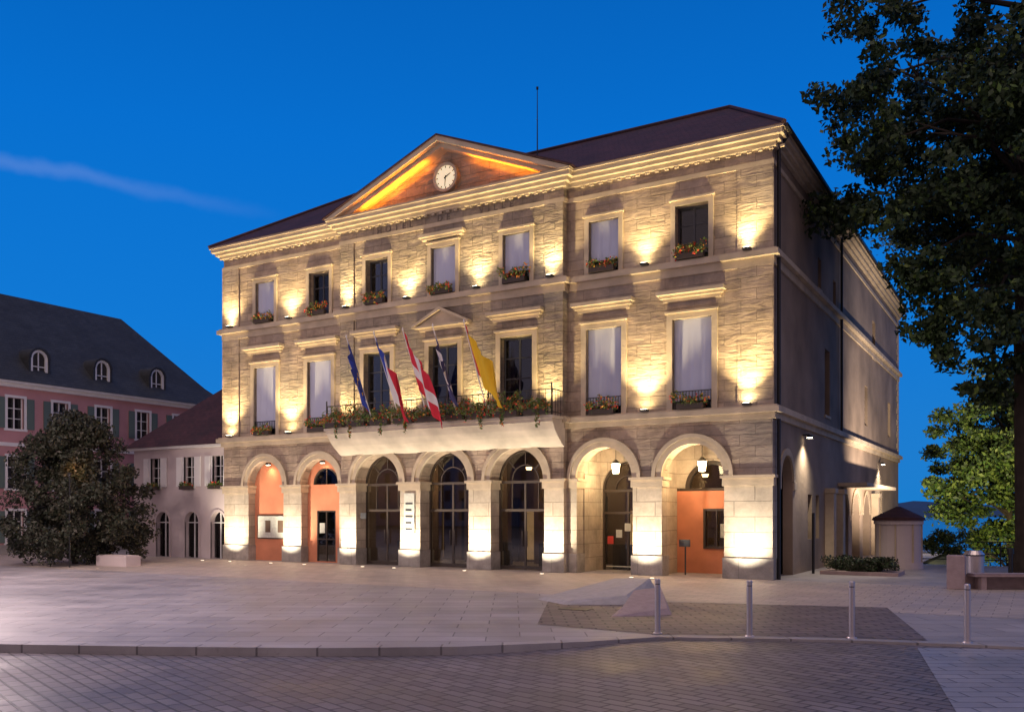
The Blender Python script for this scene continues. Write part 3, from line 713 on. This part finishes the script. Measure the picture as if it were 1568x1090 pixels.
kerb=[(-150,14.9),(-40,14.9),(-11.4,15.0),(-8.6,14.95),(-5.7,14.66),(-3.0,14.52),(-.9,14.66),(1.3,15.25),(2.6,15.8),(4.2,15.65),(5.8,15.4),(7.6,14.9),(8.4,14.6),(12,13.6),(60,10)]
plaza_m=paving('plaza_paving',(.37,.34,.345),(.30,.275,.28),1.2,.6,rotS,.014,.5,.28,mcol=(.17,.155,.16))
pts=[S(r,t) for r,t in kerb]+[Vector((80,12.5,0)),Vector((28.8,12.5,0)),Vector((28.8,34,0)),Vector((-103,34,0))]
sheet('plaza_paving',pts,0,plaza_m)
fore=paving('forecourt_paving',(.48,.405,.355),(.40,.34,.30),.6,.4,0,.012,.5,.2)
sheet('forecourt_paving',[(-60,-8.2),(36,-8.2),(36,-.0),(-60,.0)],.004,fore)
dkp=paving('brick_paving',(.19,.15,.15),(.13,.105,.11),.5,.25,rotS,.026,.55,.2,mcol=(.04,.032,.035))
sheet('brick_paving',[S(.9,22.2),S(4.2,21.9),S(8.7,20.7),S(7.15,15.35),S(5.8,15.75),S(4.2,15.98),S(2.6,16.15),S(.5,17.6)],.008,dkp)
k=MB(); 
def off(i,dt): return S(kerb[i][0],kerb[i][1]+dt)
for i in range(len(kerb)-1):
    a,b,c_,d_=off(i,-.06),off(i+1,-.06),off(i+1,.24),off(i,.24)
    k.add([(a.x,a.y,.012),(b.x,b.y,.012),(c_.x,c_.y,.012),(d_.x,d_.y,.012),(a.x,a.y,-.16),(b.x,b.y,-.16),(c_.x,c_.y,-.16),(d_.x,d_.y,-.16)],[(0,1,2,3),(0,4,5,1),(3,2,6,7)])
k.obj('kerb',[paving('kerb_stone',(.36,.33,.33),(.30,.275,.28),1.0,5.0,rotS,.02,.5,.25)])
road_m=paving('road_setts',(.20,.172,.175),(.135,.115,.122),.42,.20,rotS+math.radians(50),.020,.5,.3,mcol=(.055,.047,.05),bump=.010)
rr=list(np.arange(-90,-12,6.0))+list(np.arange(-12,14,1.0))+[16,20,30,45,60]; tt=[-40,-20,-5,2,6,9,12,16.5]
def rz(r):
    s=min(max((r+.5)/3.2,0),1); s=s*s*(3-2*s); return -.125+.095*s
V=[tuple(S(r,t,rz(r))) for t in tt for r in rr]; nx=len(rr)
F=[(j*nx+i,j*nx+i+1,(j+1)*nx+i+1,(j+1)*nx+i) for j in range(len(tt)-1) for i in range(nx-1)]
me=bpy.data.meshes.new('road'); me.from_pydata(V,[],F); me.materials.append(road_m); me.update(); COL.objects.link(bpy.data.objects.new('road',me))
slab=paving('crossing_slabs',(.32,.31,.34),(.27,.26,.29),.6,.3,rotS,.016,.45,.2)
sheet('crossing_slabs',[S(6.7,14.75),S(8.3,14.5),S(12,13.4),S(40,11.0),S(30,-3),S(2.6,-3),S(4.87,9.7)],-.024,slab)
lk,nt,b=newmat('lake_water'); b.inputs['Base Color'].default_value=(.01,.05,.12,1); b.inputs['Roughness'].default_value=.12
n=N(nt,'ShaderNodeTexNoise'); n.inputs['Scale'].default_value=.08; n.inputs['Detail'].default_value=6; bp=N(nt,'ShaderNodeBump'); bp.inputs['Distance'].default_value=1.0; tc=N(nt,'ShaderNodeTexCoord')
nt.links.new(tc.outputs['Object'],n.inputs['Vector']); nt.links.new(n.outputs[0],bp.inputs['Height']); nt.links.new(bp.outputs[0],b.inputs['Normal'])
sheet('lake_water',[(-15000,80),(15000,80),(15000,14000),(-15000,14000)],-45,lk)
V=[];F=[];n=160
for i in range(n+1):
    x=-14000+28000*i/n
    h=120+70*math.sin(i*.21+1)+40*math.sin(i*.53)+18*math.sin(i*1.7)
    V+=[(x,12800,-60),(x,13500,h*.6),(x,14500,h+60)]
for i in range(n):
    for j in range(2): a=i*3+j; F.append((a,a+3,a+4,a+1))
me=bpy.data.meshes.new('hills'); me.from_pydata(V,[],F); me.materials.append(simple('distant_hills',(.03,.07,.14),.95)); me.update(); COL.objects.link(bpy.data.objects.new('hills',me))

# ============================================================ STREET FURNITURE
for r,t in ((2.65,16.24),(4.22,15.85),(5.95,15.62),(7.68,15.05)):
    p=S(r,t); b=MB()
    b.cyl(p.x,p.y,.0,.90,.05,.05,20); b.cyl(p.x,p.y,.90,.915,.044,.044,20,1); b.cyl(p.x,p.y,.915,.985,.05,.05,20); b.cyl(p.x,p.y,.985,1.005,.05,.038,20); b.cyl(p.x,p.y,.013,.03,.085,.08,20)
    b.obj('steel_bollard',['steel','black'],smooth=False)
g=empty('granite_fountain_block')
def wedge(name,base,tops,mats):
    # solid stone: base outline at the ground, a top outline with its own height at each corner
    n=len(base); m_=MB(); m_.v=[(*S(r,t)[:2],.005) for r,t in base]+[(*S(r,t)[:2],z) for r,t,z in tops]
    m_.f=[list(range(n-1,-1,-1)),list(range(n,2*n))]+[[i,(i+1)%n,n+(i+1)%n,n+i] for i in range(n)]; m_.m=[0]*len(m_.f)
    o=m_.obj(name,mats,g,bevel=.015)
    return o
wedge('sloping_slab',[(.62,22.7),(1.25,21.3),(2.9,21.3),(3.9,23.4),(2.9,25.0)],[(.78,22.7,.06),(1.35,21.5,.09),(2.75,21.5,.22),(3.6,23.3,.50),(2.85,24.6,.40)],['granite'])
wedge('pink_slab',[(2.05,18.75),(3.45,19.2),(3.62,21.2),(2.6,20.9)],[(2.25,18.95,.05),(3.38,19.35,.14),(3.5,21.0,.46),(2.85,20.8,.40)],['granitep'])
gr=MB(); c=S(1.45,20.3); gr.box(c.x-.35,c.x+.35,c.y-.2,c.y+.2,.009,.02); 
gr.obj('drain_grate',['black'])
p=S(-17.0,37.4); pb=MB()
pb.box(p.x-.2,p.x+1.75,p.y-.35,p.y+.35,.0,.42); pb.box(p.x-.15,p.x+1.7,p.y-.3,p.y+.3,.421,.45); pb.obj('stone_planter_bench',['lilac'],bevel=.03)
B=empty('evergreen_bush'); p=S(-18.9,38.6)
t=MB(); 
for k in range(5): t.tube([(p.x,p.y,0),(p.x+random.uniform(-.6,.6),p.y+random.uniform(-.6,.6),2.2),(p.x+random.uniform(-1,1),p.y+random.uniform(-1,1),4.5)],[.12,.07,.03])
t.obj('stems',['bark'],B)
cl=[]
for k in range(200):
    z=random.uniform(.3,6.2); rad=3.0*(1-min(1,(max(z-2.2,0)/4.6))**1.9)*(1 if z>.8 else .88); rad=max(rad,.3); th=random.uniform(0,2*math.pi); q=rad*math.sqrt(random.random())
    s=random.uniform(.35,.7); cl.append(((p.x+q*math.cos(th),p.y+q*math.sin(th),z),(s,s,s*.9),230))
leaves('foliage',cl,.13,['leafb'],B)
gl_=S(-17.85,36.0); q=MB(); q.cyl(gl_.x,gl_.y,0,3.7,.035,.03,8,0); q.cyl(gl_.x,gl_.y,3.7,3.82,.06,.08,10,0); q.obj('garden_spot_post',['black'])
spot('garden_spot_lamp',(gl_.x,gl_.y,3.9),(p.x+.9,p.y-.4,4.0),130,(1,.50,.20),60,1,.05)
H=empty('clipped_hedge'); cl=[]
for k in range(60):
    cl.append(((random.uniform(26.7,28.9),random.uniform(3.9,5.3),random.uniform(.15,.55)),(.28,.28,.16),130))
leaves('foliage',cl,.07,['leafb','leaf'],H,probs=[.5,.5]); hb=MB(); hb.box(26.5,29.1,3.7,5.5,0,.12); hb.obj('hedge_kerb',['granitep'],H)
K=empty('round_stone_kiosk'); q=MB(); x,y=28.45,9.0
q.cyl(x,y,0,.25,.92,.90,32); q.cyl(x,y,.25,1.75,.84,.84,32); q.cyl(x,y,1.75,1.9,.92,.92,32); q.obj('drum',['lilac'],K)
q=MB(); q.cyl(x,y,1.9,2.02,1.0,.95,32); q.cyl(x,y,2.02,2.45,.95,.08,32); q.obj('conical_roof',['tile'],K)
q=MB(); 
for k in range(8):
    t=k*math.pi/4; q.box(x+.85*math.cos(t)-.03,x+.85*math.cos(t)+.03,y+.85*math.sin(t)-.03,y+.85*math.sin(t)+.03,.25,1.75)
q.obj('ribs',['trim'],K)
p=S(12.85,25.8); b=MB(); b.box(p.x-.24,p.x+.24,p.y-.22,p.y+.22,0,.98); b.obj('stone_gate_block',['granitep'],bevel=.03)
def obox(mb,r0,r1,t0,t1,z0,z1,mi=0):
    c=[S(r0,t0),S(r1,t0),S(r1,t1),S(r0,t1)]
    mb.prismz([(v.x,v.y) for v in c],z0,z1,mi)
b=MB(); obox(b,13.2,15.6,25.4,25.9,.38,.46); obox(b,13.4,13.55,25.45,25.85,0,.38); obox(b,15.2,15.35,25.45,25.85,0,.38); obox(b,13.2,15.6,25.93,25.97,0,.42); b.obj('low_bench',['granitep'],bevel=.01)
p=S(14.45,27.9); b=MB(); b.cyl(p.x,p.y,.05,.86,.27,.29,24,0); b.cyl(p.x,p.y,.86,.9,.31,.31,24,1); b.cyl(p.x,p.y,.9,1.02,.31,.22,24,0); b.cyl(p.x,p.y,0,.05,.2,.2,24,1); b.obj('litter_bin',['steel','black'],smooth=False)
p=S(17.6,31.5); b=MB(); b.cyl(p.x,p.y,0,.75,.07,.07,16,0); b.cyl(p.x,p.y,.75,.95,.11,.11,16,1); b.obj('bollard_post',['pipe','black'])
b=MB(); 
x=28.9
while x<60:
    b.box(x,x+.05,12.2,12.25,0,1.0); x+=1.5
for z in (.25,.5,.75,1.0): b.box(28.9,60,12.21,12.24,z-.02,z+.02)
b.obj('terrace_railing',['pipe'])
cl=[((30.0+random.uniform(-.7,.7),11.4+random.uniform(-.4,.4),random.uniform(.3,1.3)),(.35,.35,.3),150) for _ in range(16)]
leaves('garden_shrub',cl,.1,['leafl','leaf'],probs=[.6,.4])
for r_,t_,pw,hz in ((-13.5,17.5,2700,6.5),(-17.8,29.5,1700,6.5)):
    E=empty('street_lamp'); p=S(r_,t_); q=MB(); q.cyl(p.x,p.y,0,.5,.12,.08,16); q.cyl(p.x,p.y,.5,hz,.07,.045,12); q.cyl(p.x,p.y,hz,hz+.35,.12,.22,12,1); q.cyl(p.x,p.y,hz+.35,hz+.5,.28,.05,12,0); q.obj('post_and_lantern',['pipe','lenswarm'],E)
    point('lamp_light',(p.x,p.y,hz-.3),pw,(1,.78,.74),.25,E)

# ============================================================ TREES
def tree(name,base,trunk,crown_c,crown_r,nclump,per,size,mats,seed,zb=0,probs=None,lowcut=None,cs=(.7,1.5),hang=None):
    rnd=random.Random(seed); E=empty(name); t=MB(); bx,by=base
    pts=[(bx,by,zb),(bx+.05,by,zb+1.2),(bx+.1*rnd.uniform(-1,1),by,zb+(crown_c[2]-zb)*.5),(bx,by,crown_c[2]),(bx,by,crown_c[2]+crown_r[2]*.7)]
    t.tube(pts,[trunk*1.35,trunk,trunk*.85,trunk*.55,.06],12)
    cl=[]
    for k in range(16):
        z=zb+(crown_c[2]-zb)*rnd.uniform(.5,1.15); th=k*2.4+rnd.uniform(-.3,.3); ln=rnd.uniform(.45,.8)
        e=Vector((crown_c[0]+math.cos(th)*crown_r[0]*ln,crown_c[1]+math.sin(th)*crown_r[1]*ln,z+crown_r[2]*rnd.uniform(-.1,.4)))
        s=Vector((bx,by,z)); m=s.lerp(e,.5)+Vector((0,0,rnd.uniform(.2,1)))
        t.tube([s,m,e],[trunk*.4,trunk*.22,.03],8)
        for q in range(3):
            w_=m.lerp(e,rnd.uniform(.1,.9)); ee=w_+Vector((rnd.uniform(-1,1),rnd.uniform(-1,1),rnd.uniform(-.6,.6)))*crown_r[0]*.16
            t.tube([w_,ee],[.05,.015],5)
    for k in range(nclump):
        while True:
            d=Vector((rnd.gauss(0,1),rnd.gauss(0,1),rnd.gauss(0,1))).normalized()
            rr=rnd.random()**.42*(.84+.26*math.sin(5*d.x+seed)*math.cos(4*d.y+2*d.z))
            p=Vector(crown_c)+Vector((d.x*crown_r[0],d.y*crown_r[1],d.z*crown_r[2]))*rr
            if lowcut is None or p.z>lowcut: break
        s=rnd.uniform(*cs)
        cl.append((tuple(p),(s,s,s*.6),per))
    for (hx,hy,hz,hr,hn) in (hang or []):
        h0=Vector((hx,hy,hz)); a=Vector((bx,by,hz+1.6)); t.tube([a,a.lerp(h0,.5)+Vector((0,0,.7)),h0],[.11,.06,.02],6)
        for q in range(hn):
            s=rnd.uniform(.35,.85); cl.append(((hx+rnd.uniform(-hr,hr),hy+rnd.uniform(-hr,hr),hz+rnd.uniform(-hr,hr)*.7),(s,s,s*.7),int(per*.55)))
    t.obj('trunk_and_limbs',['bark'],E)
    leaves('crown',cl,size,mats,E,probs)
    return E
p=S(19.9,33.0); tb=S(18.95,33.0)
hg=[]
for (r_,t_,z_,hr,hn) in ((11.9,31,17.0,1.1,8),(12.3,31,14.8,1.1,8),(12.9,31,12.4,1.0,7),(13.6,31,10.7,1.0,7),(15.0,31,9.8,1.1,8),(16.5,31,9.2,1.2,8),(17.8,31,8.3,1.3,9),(19.0,32,7.0,1.2,8),(12.1,31,19.3,1.1,8),(15.6,31,8.0,.8,6),(17.0,31.5,6.9,.9,7),(14.6,31.5,8.9,.7,5)):
    q_=S(r_,t_); hg.append((q_.x,q_.y,z_,hr,hn))
tree('large_plane_tree',(tb.x,tb.y),.36,(p.x-.3,p.y-.2,15.8),(8.3,8.3,8.2),330,280,.19,['leaf','leafl'],3,0,[.9,.1],lowcut=9.4,cs=(.55,1.3),hang=hg)
p=S(27.9,50.0)
tree('lime_tree',(p.x,p.y),.25,(p.x,p.y,4.4),(5.2,5.2,6.3),190,250,.20,['leafl','leaf'],9,-10,[.6,.4],cs=(.55,1.2))
p=S(19.0,39.0); fl=MB(); fl.box(p.x-.15,p.x+.15,p.y-.1,p.y+.1,-.5,-.2,0); fl.tube([(p.x,p.y,-6),(p.x,p.y,-.5)],[.04,.04]); fl.obj('garden_floodlight',['black'])
q_=S(27.0,49.0)
spot('floodlight_lamp',(p.x,p.y,-.05),(q_.x,q_.y,3.2),6500,(1,.84,.42),70,1,.15)

# ============================================================ LIGHT / SKY
wd=bpy.data.worlds.new('World'); scene.world=wd; wd.use_nodes=True; nt=wd.node_tree
bg=nt.nodes['Background']; out=nt.nodes['World Output']
tc=N(nt,'ShaderNodeTexCoord'); sp=N(nt,'ShaderNodeSeparateXYZ'); nt.links.new(tc.outputs['Generated'],sp.inputs[0])
rp=N(nt,'ShaderNodeValToRGB'); cr=rp.color_ramp
cr.elements[0].position=0; cr.elements[0].color=(.010,.21,.62,1); cr.elements[1].position=1; cr.elements[1].color=(.0,.05,.26,1)
for ps,c in ((.2,(.002,.185,.66)),(.38,(.0,.155,.62)),(.55,(.0,.11,.47))):
    e_=cr.elements.new(ps); e_.color=(*c,1)
nt.links.new(sp.outputs[2],rp.inputs[0])
dt=N(nt,'ShaderNodeVectorMath',operation='DOT_PRODUCT'); nt.links.new(tc.outputs['Generated'],dt.inputs[0]); dt.inputs[1].default_value=Vector((.35,-.9,.35)).normalized()
mr=N(nt,'ShaderNodeMapRange'); mr.interpolation_type='SMOOTHSTEP'; mr.inputs[1].default_value=0.0; mr.inputs[2].default_value=.9; nt.links.new(dt.outputs['Value'],mr.inputs[0])
col=mixc(nt,mr.outputs[0],rp.outputs[0],(.40,.285,.29))
def dr(x,y): 
    a=(x-784)/1366; b=(785-y)/1366
    return Vector((-SIN+COS*a,COS+SIN*a,b)).normalized()
d1,d2=dr(-60,230),dr(440,335); nn=d1.cross(d2).normalized(); tn=(d2-d1).normalized()
da=N(nt,'ShaderNodeVectorMath',operation='DOT_PRODUCT'); nt.links.new(tc.outputs['Generated'],da.inputs[0]); da.inputs[1].default_value=nn
db=N(nt,'ShaderNodeVectorMath',operation='DOT_PRODUCT'); nt.links.new(tc.outputs['Generated'],db.inputs[0]); db.inputs[1].default_value=tn
ns=N(nt,'ShaderNodeTexNoise'); ns.inputs['Scale'].default_value=22; ns.inputs['Detail'].default_value=7; nt.links.new(tc.outputs['Generated'],ns.inputs['Vector'])
wv=mathn(nt,'ADD',da.outputs['Value'],mathn(nt,'MULTIPLY',mathn(nt,'SUBTRACT',ns.outputs[0],.5),.018))
ab=mathn(nt,'ABSOLUTE',wv)
m1=N(nt,'ShaderNodeMapRange'); m1.interpolation_type='SMOOTHSTEP'; m1.inputs[1].default_value=.011; m1.inputs[2].default_value=.0; nt.links.new(ab,m1.inputs[0])
m2=N(nt,'ShaderNodeMapRange'); m2.interpolation_type='LINEAR'; m2.inputs[1].default_value=tn.dot(d2); m2.inputs[2].default_value=tn.dot(d1)*.7+tn.dot(d2)*.3; nt.links.new(db.outputs['Value'],m2.inputs[0])
ff=mathn(nt,'MULTIPLY',mathn(nt,'MULTIPLY',m1.outputs[0],m2.outputs[0]),.13)
col=mixc(nt,ff,col,(.40,.50,.85))
nt.links.new(col,bg.inputs[0]); bg.inputs[1].default_value=1.0
sky=N(nt,'ShaderNodeTexSky'); sky.sky_type='NISHITA'; sky.sun_disc=False; sky.sun_elevation=math.radians(1); sky.sun_rotation=math.radians(150)
b2=N(nt,'ShaderNodeBackground'); nt.links.new(sky.outputs[0],b2.inputs[0]); b2.inputs[1].default_value=.003
ad=N(nt,'ShaderNodeAddShader'); nt.links.new(bg.outputs[0],ad.inputs[0]); nt.links.new(b2.outputs[0],ad.inputs[1]); nt.links.new(ad.outputs[0],out.inputs[0])
sn=bpy.data.lights.new('sun','SUN'); sn.energy=.60; sn.angle=math.radians(40); sn.color=(1,.80,.68)
o=bpy.data.objects.new('sun',sn); COL.objects.link(o); o.rotation_euler=Vector((-.05,.25,-1)).to_track_quat('-Z','Y').to_euler()

cam=bpy.data.cameras.new('camera'); cam.lens=31.36; cam.sensor_width=36; cam.shift_y=.153; cam.clip_end=40000; cam.clip_start=.1
co=bpy.data.objects.new('camera',cam); COL.objects.link(co); co.location=(CX,CY,CZ); co.rotation_euler=(math.pi/2,0,math.atan2(SIN,COS)); scene.camera=co
scene.view_settings.view_transform='Standard'; scene.view_settings.look='None'; scene.view_settings.exposure=0
